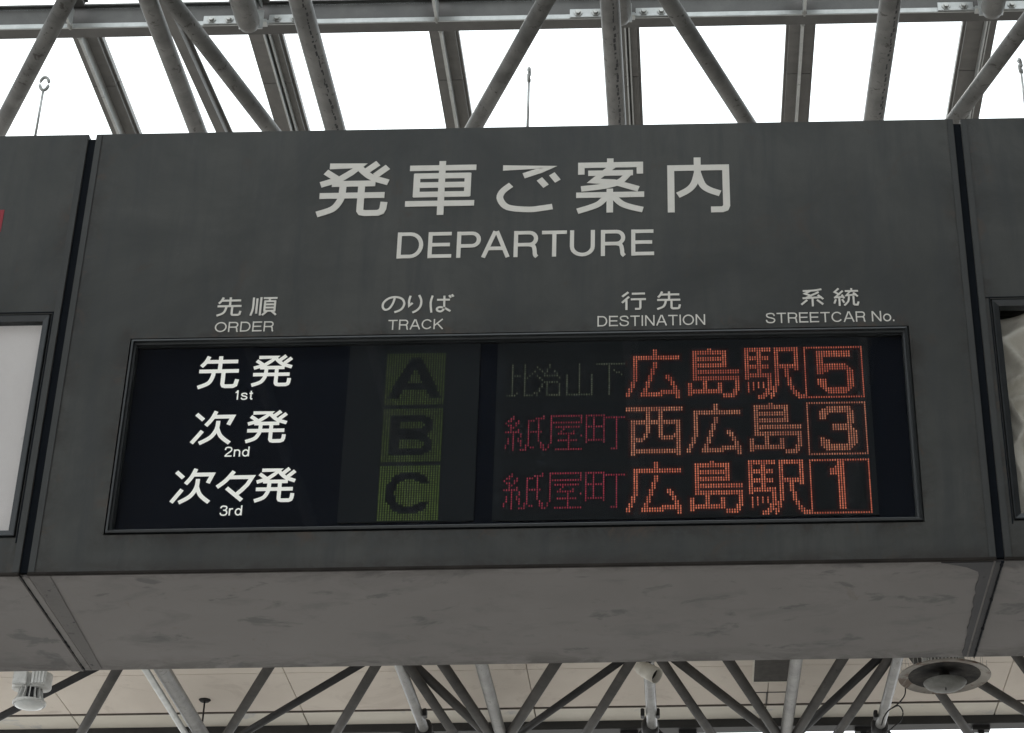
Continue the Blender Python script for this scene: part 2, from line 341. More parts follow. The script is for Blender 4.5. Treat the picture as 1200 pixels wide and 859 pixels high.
def word(bm, s, x0, x1, z0, z1, w, y):
    gap = .16; tot = sum(ADV[c] for c in s)+gap*(len(s)-1); sc = (x1-x0)/tot; x = x0
    for c in s:
        a = ADV[c]*sc
        if c != ' ': glyph(bm, c, x, x+a, z0, z1, w, y, .0004)
        x += a+gap*sc

# ------------------------------------------------------------------ the sign boards
ZB = 3.3726; H = 1.1138; DEP = .5216
def face_sheet(bm, x0, x1, win):
    """front sheet with a window opening, 4 mm thick, in coordinates relative to the board's lower front edge"""
    a, b, c, d = win
    for q in ((x0, x1, 0, c), (x0, x1, d, H), (x0, a, c, d), (b, x1, c, d)): pass
    def ring(y): 
        o = [bm.verts.new(p) for p in ((x0, y, 0), (x1, y, 0), (x1, y, H), (x0, y, H))]
        i = [bm.verts.new(p) for p in ((a, y, c), (b, y, c), (b, y, d), (a, y, d))]
        for k in range(4): bm.faces.new((o[k], o[(k+1) % 4], i[(k+1) % 4], i[k]))
        return o, i
    o1, i1 = ring(0); o2, i2 = ring(.004)
    for k in range(4):
        j = (k+1) % 4
        bm.faces.new((o1[k], o2[k], o2[j], o1[j])); bm.faces.new((i1[k], i1[j], i2[j], i2[k]))
def window_frame(parent, win, prof):
    a, b, c, d = win
    cor = [(a, c, 1, 1), (b, c, -1, 1), (b, d, -1, -1), (a, d, 1, -1)]
    for k in range(4):
        A, B = cor[k], cor[(k+1) % 4]; bm = bmesh.new(); ra = []; rb = []
        for (off, y) in prof:
            ra.append(bm.verts.new((A[0]+A[2]*off, y, A[1]+A[3]*off))); rb.append(bm.verts.new((B[0]+B[2]*off, y, B[1]+B[3]*off)))
        for i in range(len(prof)-1): bm.faces.new((ra[i], rb[i], rb[i+1], ra[i+1]))
        part('window_frame', bm, M['frame'], parent)
def board(name, label, cat, x0, x1, win, prof, group=None):
    cx = 0
    t = thing(name, label, cat, (0, 0, ZB))
    bm = bmesh.new(); face_sheet(bm, x0, x1, win); part('face_sheet', bm, M['face'], t)
    # soffit sheet: subdivided, with a slightly wavy lie
    bm = bmesh.new(); nx, ny = 40, 8; vs = []
    for j in range(ny+1):
        for i in range(nx+1):
            x = x0+(x1-x0)*i/nx; y = .001+(DEP-.001)*j/ny
            wv = .0012*math.sin(x*5.1+y*3)+.0008*math.sin(x*11+1.3) if 0 < j < ny and 0 < i < nx else 0
            vs.append(bm.verts.new((x, y, -.002+wv)))
    for j in range(ny):
        for i in range(nx):
            k = j*(nx+1)+i; bm.faces.new((vs[k], vs[k+1], vs[k+nx+2], vs[k+nx+1]))
    so = part('soffit_sheet', bm, M['soffit'], t, True)
    part('soffit_edge_fold', bxb(x0, x1, -.0035, .004, -.0045, .0025, .0012), M['edge'], t)
    part('top_sheet', bxb(x0, x1, .004, DEP, H-.004, H, .001), M['face'], t)
    part('back_sheet', bx(x0, x1, DEP-.003, DEP, .0, H-.005), M['face'], t)
    for xx in (x0, x1-.003): part('side_sheet', bx(xx, xx+.003, .0045, DEP-.0035, .001, H-.0045), M['face'], t)
    for xx in (x0+.0005, x1-.0145): part('edge_trim', bxb(xx, xx+.014, -.0022, -.0002, .003, H-.003, .0007), M['trim'], t)
    window_frame(t, win, prof)
    return t
PROF = [(0, 0), (0, .009), (.0036, .009), (.0040, -.0030), (.0085, -.0045), (.0105, .002), (.0140, .004), (.0145, .0115), (.0155, .012), (.0155, .020)]
WIN = [-0.8501, 0.8477, 3.4577, 3.9313]
win = (WIN[0], WIN[1], WIN[2]-ZB, WIN[3]-ZB)
dep = board('departure_board', 'dark grey departure board with cream lettering and lit display, between two sign boards', 'departure board', -.9952, .9876, win, PROF)
ia, ib, ic, id_ = win[0]+.0155, win[1]-.0155, win[2]+.0155, win[3]-.0155
part('display_backing', bx(ia-.01, ib+.01, .0225, .026, ic-.01, id_+.01), M['navy'], dep)
part('window_glass', bx(ia-.003, ib+.003, .0095, .0115, ic-.003, id_+.003), M['wglass'], dep)
# sealing strips and rust along the two soffit seams
random.seed(3)
def strip(bm, pl, pr, z0, z1):
    a = [bm.verts.new((x, y, z0)) for x, y in pl]; b = [bm.verts.new((x, y, z0)) for x, y in pr]
    c = [bm.verts.new((x, y, z1)) for x, y in pl]; d = [bm.verts.new((x, y, z1)) for x, y in pr]
    for i in range(len(a)-1):
        bm.faces.new((a[i], a[i+1], b[i+1], b[i])); bm.faces.new((c[i], c[i+1], a[i+1], a[i])); bm.faces.new((b[i], b[i+1], d[i+1], d[i]))
    bm.faces.new((a[0], b[0], d[0], c[0])); bm.faces.new((a[-1], b[-1], d[-1], c[-1]))
ys = [.006+.505*i/22 for i in range(23)]
bm = bmesh.new(); strip(bm, [(.955+.005*random.random()+.015*y/.5-(.085*math.exp(-(y/.028)**2)), y) for i, y in enumerate(ys)], [(.982, y) for y in ys], -.0052, -.0026)
part('sealing_strip', bm, M['flash'], dep, label='dark grey sealing strip with ragged edge at the right seam')
bm = bmesh.new(); strip(bm, [(-.992, y) for y in ys], [(-.950-.02*y/.5, y) for i, y in enumerate(ys)], -.0030, -.0026)
M['flash2'] = worn('grey_sealing_strip', (.160, .150, .146), (.18, .169, .164), .7, 0, 7, spots=((.03, .03, .035), 42, .60))
part('sealing_strip', bm, M['flash2'], dep, label='worn grey sealing strip with black spots at the left seam')
# letters
Y0 = -.0001
bms = {}
for p, ch, x0, x1, z0, z1, w in [["title_lettering", "発", -0.4701, -0.3077, 4.2443, 4.3929, 0.0158], ["title_lettering", "車", -0.2678, -0.1096, 4.2436, 4.3921, 0.015], ["title_lettering", "ご", -0.0595, 0.0803, 4.2461, 4.3808, 0.015], ["title_lettering", "案", 0.1182, 0.2754, 4.2406, 4.3915, 0.0148], ["title_lettering", "内", 0.3262, 0.4685, 4.2394, 4.3898, 0.0158], ["title_lettering_english", "D", -0.2795, -0.2211, 4.128, 4.1975, 0.0092], ["title_lettering_english", "E", -0.2099, -0.1573, 4.1276, 4.1971, 0.0092], ["title_lettering_english", "P", -0.1456, -0.0927, 4.1272, 4.1968, 0.0092], ["title_lettering_english", "A", -0.0885, -0.0289, 4.1269, 4.1964, 0.0092], ["title_lettering_english", "R", -0.018, 0.0361, 4.1265, 4.196, 0.0092], ["title_lettering_english", "T", 0.0442, 0.1002, 4.1262, 4.1956, 0.0092], ["title_lettering_english", "U", 0.1074, 0.1628, 4.1258, 4.1953, 0.0092], ["title_lettering_english", "R", 0.1767, 0.2312, 4.1254, 4.1948, 0.0092], ["title_lettering_english", "E", 0.2448, 0.2951, 4.125, 4.1944, 0.0092], ["column_heading", "先", -0.6687, -0.6144, 3.985, 4.033, 0.0048], ["column_heading", "順", -0.5937, -0.5366, 3.9843, 4.033, 0.0044], ["column_heading", "の", -0.3052, -0.2534, 3.9852, 4.0294, 0.0048], ["column_heading", "り", -0.2494, -0.2136, 3.9851, 4.0307, 0.0048], ["column_heading", "ば", -0.2005, -0.1478, 3.9842, 4.0307, 0.0046], ["column_heading", "行", 0.2227, 0.2763, 3.983, 4.0298, 0.0048], ["column_heading", "先", 0.2994, 0.3517, 3.9828, 4.029, 0.0048], ["column_heading", "系", 0.6136, 0.6678, 3.9844, 4.0297, 0.0044], ["column_heading", "統", 0.6879, 0.7426, 3.9841, 4.0293, 0.0042], ["order_lettering", "先", -0.6992, -0.6105, 3.8163, 3.8956, 0.0088], ["order_lettering", "発", -0.5818, -0.4947, 3.8183, 3.8963, 0.008096], ["order_lettering", "次", -0.6991, -0.6099, 3.6792, 3.7585, 0.0088], ["order_lettering", "発", -0.5821, -0.4947, 3.68, 3.7579, 0.008096], ["order_lettering", "次", -0.7271, -0.64, 3.5389, 3.6199, 0.0088], ["order_lettering", "々", -0.6329, -0.5555, 3.5427, 3.6142, 0.0088], ["order_lettering", "発", -0.5508, -0.4655, 3.5384, 3.6193, 0.008096]]:
    yy = .0224 if p.startswith('order') else Y0
    bms.setdefault(p, []).append((ch, x0, x1, z0-ZB, z1-ZB, w, yy))
NAMES = {'title_lettering': 'title_character', 'column_heading': 'heading_character', 'order_lettering': 'order_character', 'title_lettering_english': 'title_letter'}
for p, L in bms.items():
    for (ch, x0, x1, z0, z1, w, yy) in L:
        bm = bmesh.new(); glyph(bm, ch, x0, x1, z0, z1, w, yy, .0008)
        part(NAMES[p], bm, M['oletter'] if p.startswith('order') else M['letter'], dep)
for p, s, x0, x1, z0, z1, w in [["column_heading_english", "ORDER", -0.6678, -0.5387, 3.9442, 3.97, 0.0029], ["column_heading_english", "TRACK", -0.2878, -0.1675, 3.9426, 3.9682, 0.0029], ["column_heading_english", "DESTINATION", 0.1697, 0.4057, 3.942, 3.9689, 0.0029], ["column_heading_english", "STREETCAR No.", 0.5379, 0.8177, 3.9432, 3.9696, 0.0029], ["order_lettering_english", "1st", -0.6137, -0.5739, 3.7866, 3.8097, 0.003], ["order_lettering_english", "2nd", -0.6222, -0.5693, 3.6481, 3.6717, 0.003], ["order_lettering_english", "3rd", -0.6187, -0.572, 3.5092, 3.5323, 0.003]]:
    yy = .0224 if p.startswith('order') else Y0
    bm = bmesh.new(); word(bm, s, x0, x1, z0-ZB, z1-ZB, w, yy)
    part('order_word' if p.startswith('order') else 'heading_word', bm, M['oletter'] if p.startswith('order') else M['letter'], dep)
# ---- LED matrices
PIT = .00536
def bits(rows, w):
    s = set()
    for r_, row in enumerate(rows):
        for c_, ch in enumerate(row):
            if ch == '#': s.add((c_, r_))
    return s
def spans(*sp):                                     # (col0, col1, row0, row1) blocks
    s = set()
    for a, b, c, d in sp:
        for x in range(a, b+1):
            for y in range(c, d+1): s.add((x, y))
    return s
hiro = spans((11,12,0,4),(3,21,3,4),(3,3,3,17),(4,4,3,14),(2,2,15,19),(1,1,18,21),(0,0,20,21),(12,12,6,8),(11,11,6,11),(10,10,9,14),(9,9,12,17),(8,8,15,21),(7,7,18,21),
   (6,14,20,21),(14,20,19,20),(16,17,12,13),(17,17,12,14),(18,18,13,16),(19,19,15,19),(20,20,17,22),(21,21,19,22))
shima = spans((9,10,0,0),(8,9,1,2),(3,16,1,2),(3,4,1,14),(15,16,1,8),(5,14,4,5),(5,16,7,8),(5,21,10,11),(3,21,13,14),(21,21,13,19),(20,20,13,21),(19,19,19,22),(15,19,21,22),
   (1,2,16,21),(13,14,16,20),(7,8,13,20),(1,14,19,20))
eki = spans((0,1,0,14),(5,6,0,13),(0,10,0,1),(2,9,4,5),(2,9,8,9),(2,9,12,13),(10,10,12,19),(9,9,12,21),(8,8,19,22),(7,7,21,23),(6,6,22,23),(5,5,22,23),(1,1,16,20),(3,3,16,19),(5,5,16,18),(7,7,16,18),
   (13,13,0,17),(12,12,0,20),(11,11,18,22),(10,10,21,23),(12,21,0,1),(20,21,0,10),(14,20,8,9),(16,17,8,13),(17,17,13,17),(18,18,14,19),(19,19,18,21),(20,20,20,22),(21,21,21,23),(22,23,22,23))
nishi = spans((0,22,1,2),(2,3,7,22),(20,21,7,22),(2,21,7,8),(2,21,20,21),(8,9,1,12),(8,8,12,14),(7,7,13,15),(4,6,15,16),(13,14,1,14),(14,14,14,15),(14,18,14,15),(19,19,13,14))
frame = spans((0,23,0,0),(0,23,23,23),(0,0,0,23),(23,23,0,23))
five = frame | spans((5,18,2,4),(5,7,2,12),(8,16,8,10),(8,9,11,11),(17,17,9,20),(18,18,10,19),(19,19,11,18),(9,16,19,21),(5,5,15,17),(6,6,15,18),(7,7,15,19),(8,8,15,20))
three = frame | spans((8,15,2,4),(5,5,4,7),(6,7,3,7),(8,8,2,5),(15,17,2,18),(17,17,3,20),(18,18,4,9),(18,18,12,19),(19,19,13,18),(10,17,10,12),(8,16,19,21),(5,5,16,19),(6,6,16,20),(7,8,17,21)) - spans((15,15,5,9),(15,15,13,18),(18,19,0,1))
three |= frame
one = frame | spans((11,13,1,21),(8,10,4,6),(10,10,3,6))
kami = bits(['...#...........#','..##........####','.##..#...###.#..','#...##...#...#..','.##.#....#...#..','..##.....#...#..','..#..#...#...#..','######...######.','...#..#..#...#..','...#..#..#...#..','.#.#.#...#...#..','.#.#.##..#...#..','.#.#..#..#....#.','#..#..#.##....##','#..#....#.##..##','...#..###......#'], 16)
ya = bits(['..#############.','..#...........#.','..#...........#.','..#############.','..#.............','..#.##########..','..#....#........','..#...#....#....','..#..#######....','..#......#....#.','..#......#......','..#..########...','..#......#......','.#.......#......','.#.......#......','#...###########.'], 16)
cho = bits(['########........','#..#...#########','#..#...#....#...','#..#...#....#...','#..#...#....#...','########....#...','#..#...#....#...','#..#...#....#...','#..#...#....#...','#..#...#....#...','#..#...#....#...','########....#...','#......#....#...','............#...','............#...','..........###...'], 16)
hi = bits(['..#....#....','..#....#....','..#....#....','..#....#...#','..#....#..#.','..####.#.#..','..#....##...','..#....#....','..#....#....','..#....#....','..#....#....','..#....#....','..#....#....','..#.#..#...#','####...####.'], 12)
ji = bits(['.....#......','#....#......','.#..#.......','..#.#..#....','...#....#...','#..######...','.#.......#..','..#.........','...######...','..#.#....#..','..#.#....#..','.#..#....#..','.#..#....#..','#...#....#..','#...######..'], 12)
yama = bits(['.....#......','.....#......','.....#......','.....#......','.....#......']+['#....#....#.']*9+['###########.'], 12)
shita = bits(['############','.....#......','.....#......','.....#.#....','.....#..##..','.....#....#.']+['.....#......']*9, 12)
def letter_mask(ch):
    s = set()
    for cx in range(24):
        for cy in range(24):
            x, y = cx+.5, cy+.5; inside = False
            if ch == 'A':
                for sx in (1, -1):
                    t = (y-2.5)/18.0; px = 12-sx*8.6*t
                    if 2.2 < y < 20.6 and abs(x-px) < 2.3: inside = True
                if 13.6 < y < 16.6 and abs(x-12) < 6: inside = True
            elif ch == 'B':
                if 3 < x < 7 and 3 < y < 21: inside = True
                for cyy, hh in ((7.6, 4.6), (16.2, 4.8)):
                    d = math.hypot((x-15)/5.2 if x > 15 else 0, (y-cyy)/hh)
                    if 3 < x < 21 and d < 1 and not (math.hypot((x-14.5)/2.2 if x > 14.5 else 0, (y-cyy)/1.9) < 1 and x > 6.5): inside = True
            else:
                d = math.hypot((x-12)/9.2, (y-12)/9.4); e = math.hypot((x-12)/5.6, (y-12)/6.0)
                if d < 1 and e > 1 and not (x > 14 and 8.4 < y < 15.6): inside = True
            if inside: s.add((cx, cy))
    return s
full = spans((0,23,0,23))
def dots(name, items, mat, hw, hh, y=.0176, size=True):
    """items: (x, z, glow)"""
    vs, fs, gl = [], [], []
    for i, (x, z, g_) in enumerate(items):
        k = len(vs); q = .3
        vs += [(x-hw, y, z-hh*q), (x-hw*q, y, z-hh), (x+hw*q, y, z-hh), (x+hw, y, z-hh*q), (x+hw, y, z+hh*q), (x+hw*q, y, z+hh), (x-hw*q, y, z+hh), (x-hw, y, z+hh*q)]
        fs.append(tuple(range(k, k+8))); gl += [g_]*8
    me = bpy.data.meshes.new(name); me.from_pydata(vs, [], fs); me.update()
    a = me.attributes.new('glow', 'FLOAT', 'POINT'); a.data.foreach_set('value', gl)
    o = link(name, me, mat); return o
LZ = [.5200, .3823, .2446]; XS = .2303-9*PIT*0
def cells(s, x0, z0, gfun):
    return [(x0+(c_+.5)*PIT, z0-(r_+.5)*PIT, gfun(c_, r_)) for c_, r_ in sorted(s)]
rnd = random.Random(5)
trk = part('track_display', bxb(-.3706, -.0858, .0185, .0222, .1130, .5440, .0008), M['matrix'], dep, label='led panel showing the track letters A, B and C on green squares')
dst = part('destination_display', bxb(-.0478, .7575, .0185, .0222, .1120, .5440, .0008), M['matrix'], dep, label='led panel with destinations and boxed streetcar numbers 5, 3 and 1')
unl_t, unl_d = [], []
for li in range(3):
    X0 = -.2885; m = full - letter_mask('ABC'[li]); glow = (.06, .22, .72)[li]
    cs = cells(m, X0, LZ[li], lambda c_, r_: max(0, min(1, glow+rnd.uniform(-.28, .28)+.012*(r_-12))))
    o = dots('lit_dots', cs, M['green'], .0015, .00262); o.parent = trk; o['kind'] = 'stuff'
    for c_ in range(24):
        for r_ in range(24):
            if (c_, r_) not in m: unl_t.append((X0+(c_+.5)*PIT, LZ[li]-(r_+.5)*PIT, 0))
    lit = set()
    big = [(hiro, shima, eki, five), (nishi, hiro, shima, three), (hiro, shima, eki, one)][li]
    it = []
    for k, s in enumerate(big):
        for (c_, r_) in sorted(s):
            gv = rnd.uniform(.30, 1.05)*(.86+.22*math.sin(c_*.37+k*2.1+li)*math.sin(r_*.29+k+li*1.7))
            if li == 0: gv *= .85 if r_ not in (9, 10, 11, 12, 13, 14) else .42
            if li == 1 and k == 2: gv *= .9 if r_ < 12 else .75
            if li == 2: gv = min(1, gv*1.2)
            if k == 3 and (c_ in (0, 23) or r_ in (0, 23)): gv *= .7
            it.append((XS+(24*k+c_+.5)*PIT, LZ[li]-(r_+.5)*PIT, gv)); lit.add((48+24*k+c_, r_))
    o = dots('lit_dots', it, M['orange_pale'] if li == 1 else M['orange'], .0014, .0025); o.parent = dst; o['kind'] = 'stuff'
    it = []
    if li == 0: sm_ = [(hi, 0, 6), (ji, 12, 6), (yama, 24, 6), (shita, 36, 6)]
    else: sm_ = [(kami, 0, 4), (ya, 16, 4), (cho, 32, 4)]
    for s, dx, dy in sm_:
        for (c_, r_) in sorted(s):
            gv = rnd.uniform(.2, .85) + (.25 if li == 2 else 0) + (.5 if rnd.random() < .02 else 0)
            it.append((XS-48*PIT+(dx+c_+.5)*PIT, LZ[li]-(dy+r_+.5)*PIT, min(1.2, gv))); lit.add((dx+c_, dy+r_))
    o = dots('lit_dots', it, M['dim_green'] if li == 0 else M['crimson'], .0013, .0025); o.parent = dst; o['kind'] = 'stuff'
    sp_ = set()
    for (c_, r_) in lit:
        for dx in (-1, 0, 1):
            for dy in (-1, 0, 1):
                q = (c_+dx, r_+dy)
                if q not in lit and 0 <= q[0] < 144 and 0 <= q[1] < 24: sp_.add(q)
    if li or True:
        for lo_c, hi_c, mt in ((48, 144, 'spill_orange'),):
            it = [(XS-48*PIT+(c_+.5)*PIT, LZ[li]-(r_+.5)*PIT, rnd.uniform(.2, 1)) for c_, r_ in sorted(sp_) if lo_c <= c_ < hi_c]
            o = dots('painted_spill_dots', it, M[mt], .0024, .0026, .0179); o.parent = dst; o['kind'] = 'stuff'
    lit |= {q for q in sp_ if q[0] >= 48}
    for c_ in range(144):
        for r_ in range(24):
            if (c_, r_) not in lit: unl_d.append((XS-48*PIT+(c_+.5)*PIT, LZ[li]-(r_+.5)*PIT, 0))
o = dots('unlit_dots', unl_t, M['unlit'], .0018, .0018); o.parent = trk; o['kind'] = 'stuff'
o = dots('unlit_dots', unl_d, M['unlit'], .0018, .0018); o.parent = dst; o['kind'] = 'stuff'
# joint rubbers in the two gaps beside the board
for xa, xb in ((-1.0122, -.9955), (.9879, 1.0042)):
    part('joint_rubber', bx(xa-.0003, xb+.0003, .003, .03, .004, H-.012), M['gasket'], dep)
    part('joint_cover', bx(xa-.0003, xb+.0003, .012, DEP-.002, -.0030, .0035), M['soffit'] if xa < 0 else M['flash'], dep)
    xs_ = xa+.002 if xa < 0 else xb-.004
    bm = bmesh.new(); L_, R_ = [], []; rj = random.Random(int(xa*7)+9)
    for i in range(60):
        y = .004+(DEP-.008)*i/59; wv = rj.uniform(.0004, .0016)*(2.2 if rj.random() < .15 else 1); L_.append((xs_-wv, y)); R_.append((xs_+wv, y))
    strip(bm, L_, R_, -.0068 if xa > 0 else -.0040, -.0031); part('seam_rust_line', bm, M['gasket'], dep)
def eye_rod(parent, x, ring):
    bm = bmesh.new(); tube(bm, [(x, .02, H-.002), (x, .02, H+.150)], .0032, 8)
    e = part('eye_rod', bm, M['galv'], parent, True)
    bm = bmesh.new(); n = 20; pts = []
    for k in range(n+1):
        a = 2*math.pi*k/n; cx = .010*math.sin(a); cz = .019*math.cos(a)
        pts.append((x+cx*math.cos(ring), .02+cx*math.sin(ring), H+.150+.017-cz))
    tube(bm, pts, .0042, 8, False); part('eye_ring', bm, M['galv'], e, True)
eye_rod(dep, .003, math.pi/2)
# neighbours
LP = [(0, 0), (0, .006), (.003, .006), (.0035, -.003), (.0055, -.003), (.0175, .001), (.0178, .014), (.019, .0145), (.019, .02)]
lw = (-2.86, -1.0318, .0824, .6258)
lb = board('sign_board', 'dark grey sign board with a pale poster window, left of the departure board', 'sign board', -3.0, -1.0125, lw, LP)
part('poster', bx(lw[0]+.01, lw[1]-.012, .0165, .018, lw[2]+.01, lw[3]-.012), M['poster'], lb)
part('window_glass', bx(lw[0]+.012, lw[1]-.014, .0115, .0135, lw[2]+.012, lw[3]-.014), M['wglass'], lb)
part('panel_seam_strip', bx(-1.0305, -1.0275, -.0012, .0002, .07, .6285), M['gasket'], lb)
part('panel_seam_strip', bx(-3.0+.002, -1.0275, -.0012, .0002, .6287, .6312), M['gasket'], lb)
part('red_marking', bxb(-1.42, -1.1782, -.001, -.0001, .8455, .9060, .0003), M['red'], lb)
eye_rod(lb, -1.146, .15)
# light ridge fold beside the left seam
part('seam_fold', bxb(-1.042, -1.0135, .002, DEP, -.0048, -.0026, .001), M['soffit'], lb)
rw = (1.0302, 2.86, .0850, .6230)
rb_ = board('sign_board', 'dark grey sign board with crumpled cream film in its window, right of the departure board', 'sign board', 1.0045, 3.0, rw, LP)
bm = bmesh.new(); nx, ny = 120, 60; vs = []
rr = random.Random(11)
folds = [(rr.uniform(1.03, 2.9), rr.uniform(.05, .6), rr.uniform(0, math.pi), rr.uniform(.02, .05), rr.uniform(.004, .010), rr.uniform(.08, .25)) for _ in range(90)]
folds += [(1.062, .52, 2.4, .008, .014, .07), (1.066, .44, .5, .007, .015, .05), (1.060, .37, 2.0, .008, .015, .06), (1.064, .29, .9, .007, .015, .06), (1.058, .22, 1.8, .008, .014, .08), (1.075, .50, 2.3, .016, .012, .12), (1.09, .40, .35, .012, .014, .10), (1.085, .33, 1.2, .018, .012, .12), (1.075, .20, 1.7, .014, .012, .12), (1.10, .56, .5, .014, .012, .10)]
for j in range(ny+1):
    for i in range(nx+1):
        x = 1.044+(2.846-1.044)*(i/nx)**1.9; z = .099+(.609-.099)*j/ny; d = 0
        for fx, fz, an, wd_, hh, ln in folds:
            dx, dz = x-fx, z-fz; a = dx*math.cos(an)+dz*math.sin(an); b = -dx*math.sin(an)+dz*math.cos(an)
            if abs(a) < ln*2 and abs(b) < wd_*3: d += 3.2*hh*math.exp(-abs(b)/wd_*1.4)*math.exp(-(a/ln)**2)
        vs.append(bm.verts.new((x, .072-.055*math.tanh(d/.045), z)))
for j in range(ny):
    for i in range(nx):
        k = j*(nx+1)+i; bm.faces.new((vs[k], vs[k+1], vs[k+nx+2], vs[k+nx+1]))
part('crumpled_film', bm, M['sheet'], rb_, True)
part('display_backing', bx(rw[0]-.004, rw[1]+.004, .078, .081, rw[2]-.004, rw[3]+.004), M['navy'], rb_)
part('window_glass', bx(rw[0]+.012, rw[1]-.014, .0115, .0135, rw[2]+.012, rw[3]-.014), M['wglass'], rb_)
part('panel_seam_strip', bx(1.0270, 1.0292, -.0012, .0002, .078, .6258), M['gasket'], rb_)
part('panel_seam_strip', bx(1.0200, 2.99, -.0012, .0002, .6260, .6282), M['gasket'], rb_)
eye_rod(rb_, 1.162, 1.1)
# what carries the boards: beam behind them on two posts, outside the frame
bf = thing('board_support_frame', 'steel beam on two posts carrying the three boards from behind', 'support frame', (0, 0, 0))
part('beam', bxb(-3.2, 3.2, DEP+.004, DEP+.14, 3.75, 3.95, .004), M['darktube'], bf)
for sx in (-3.1, 3.1): part('post', bxb(sx-.08, sx+.08, DEP+.141, DEP+.30, 0, 4.3, .006), M['darktube'], bf)

# ------------------------------------------------------------------ the glazed roof
ZR = 7.4
XR = [-1.447+.7815*k for k in range(-9, 15)]
roof = thing('glazed_roof', 'glazed roof of white bright panes between grey steel rafters above the boards', 'glass roof', (0, 0, ZR))
def raf(w, main):
    bm = bmesh.new()
    box(bm, -w/2, w/2, 0, 1, .0, .02)
    box(bm, -w/2-.012, -w/2+.012, 0, 1, .0205, .05); box(bm, w/2-.012, w/2+.012, 0, 1, .0205, .05)
    return mesh('rafter', bm)
def web(main):
    bm = bmesh.new()
    if main: box(bm, -.006+.018, .000+.018, 0, 1, -.055, -.0005); box(bm, -.006+.034, .000+.034, 0, 1, -.03, -.0005)
    else: box(bm, -.004, .004, 0, 1, -.055, -.0005); box(bm, -.0065, .0065, 0, 1, -.0615, -.0555)
    return mesh('rafter_web', bm)
RM = {False: (raf(.105, False), web(False)), True: (raf(.125, True), web(True))}
pane_me = mesh('glass_pane', bx(-.5, .5, 0, 1, 0, .008)); panel_me = mesh('light_block_panel', bx(-.5, .5, 0, 1, 0, .02))
PY = [-6.84, -4.84, -2.84, -.84, 1.16, 3.04, 5.15]
for i, x in enumerate(XR):
    main = (i-9) % 2 == 0
    segs = [(PY[0], PY[5]-.06), (PY[5]+.03, 3.53), (3.5345, PY[6])]
    for a, b in segs:
        o = link('rafter', RM[main][0], M['rafter'], roof, (x, a, 0)); o.scale = (1, b-a, 1)
        o2 = link('rafter_web', RM[main][1], M['galv'] if main else M['galv'], o)
for i in range(len(XR)-1):
    for j in range(6):
        w = XR[i+1]-XR[i]-.085
        o = link('glass_pane' if XR[i] < 2.9 else 'light_block_panel', pane_me if XR[i] < 2.9 else panel_me, M['pane'] if XR[i] < 2.9 else M['unseen_dark'], roof, ((XR[i]+XR[i+1])/2, PY[j]+.01, .024)); o.scale = (w, PY[j+1]-PY[j]-.02, 1)  # opaque panels added out of view on the right cut the light there
for yy in PY:                                        # purlins: channel section
    y0 = 3.006 if abs(yy-3.04) < .01 else yy-.03
    bm = bmesh.new(); box(bm, -8.6, 9.6, y0, y0+.062, -.100, -.092); box(bm, -8.6, 9.6, y0+.030, y0+.036, -.0918, .045); box(bm, -8.6, 9.6, y0+.012, y0+.0295, .038, .045)
    p = part('purlin', bm, M['purl'], roof)
    bm = bxb(-8.6, 9.6, y0-.008, y0-.0005, -.103, -.078, .0015); part('purlin_lip', bm, M['galv'], p)
bolt_me = bmesh.new(); lathe(bolt_me, [(0, -.014), (.011, -.014), (.011, -.004), (.019, -.004), (.019, 0), (0, 0)], 6); bolt_me = mesh('bolt', bolt_me)
plate_me = mesh('splice_plate', bxb(-.085, .085, -.012, .012, -.004, .004, .001))
for i, x in enumerate(XR):
    main = (i-9) % 2 == 0
    if abs(x) > 4: continue
    if main:
        for s in (-1, 1):
            o = link('splice_plate', mesh('splice_plate', bxb(-.075, .075, -.005, 0, -.022, .022, .001)), M['galv'], roof, (x+s*.14, 2.9965, -.078))
            for k in (-.04, .035):
                b = link('bolt', bolt_me, M['zinc'], o, (k, -.005, 0), (math.radians(-90), 0, 0))
        bm = bmesh.new(); box(bm, -.062, .062, 2.962, 2.996, -.118, -.103); box(bm, -.05, .05, 2.955, 2.96, -.16, -.06)
        o = part('bracket', bm, M['galv'], roof); o.location = (x, 0, 0)
        # arm running back towards the camera with a rounded nose
        bm = bmesh.new(); tube(bm, [(0, 2.95, -.16), (0, 2.935, -.16), (0, 2.90, -.16), (0, 2.2, -.19), (0, -6, -.3)], .05, 14, True, [.028, .042, .05, .05, .05])
        o = part('roof_arm', bm, M['tube'], roof, True); o.location = (x, 0, 0)
    else:
        for yy_, zz in ((2.99, -.118), (3.075, -.07), (3.12, -.07)):
            for s in (-1, 1):
                link('bolt', bolt_me, M['zinc'], roof, (x+s*.004, yy_, zz+.02), (0, math.radians(90*s), 0))
        bm = bmesh.new(); box(bm, -.006, .006, 2.80, 2.995, -.105, -.01); o = part('cleat', bm, M['galv'], roof); o.location = (x, 0, 0)
# brace with T section beside the second chord
bm = bmesh.new(); A = Vector((-1.62, 2.0, 6.8-ZR)); B = Vector((-1.535, 3.2, 6.8-ZR))
for off, hw, z0, z1 in ((0, .034, 0, .008), (.020, .003, -.04, -.0005)):
    q = [(A.x+off-hw, A.y), (A.x+off+hw, A.y), (B.x+off+hw, B.y), (B.x+off-hw, B.y)]
    lo_ = [bm.verts.new((x, y, A.z+z0)) for x, y in q]; up_ = [bm.verts.new((x, y, A.z+z1)) for x, y in q]
    bm.faces.new(lo_); bm.faces.new(up_)
    for k in range(4): bm.faces.new((lo_[k], lo_[(k+1) % 4], up_[(k+1) % 4], up_[k]))
part('brace', bm, M['rafter'], roof)
bm = bx(-8.6, 9.6, 5.21, 5.24, -.85, .06); part('end_board', bm, M['ceil'], roof)

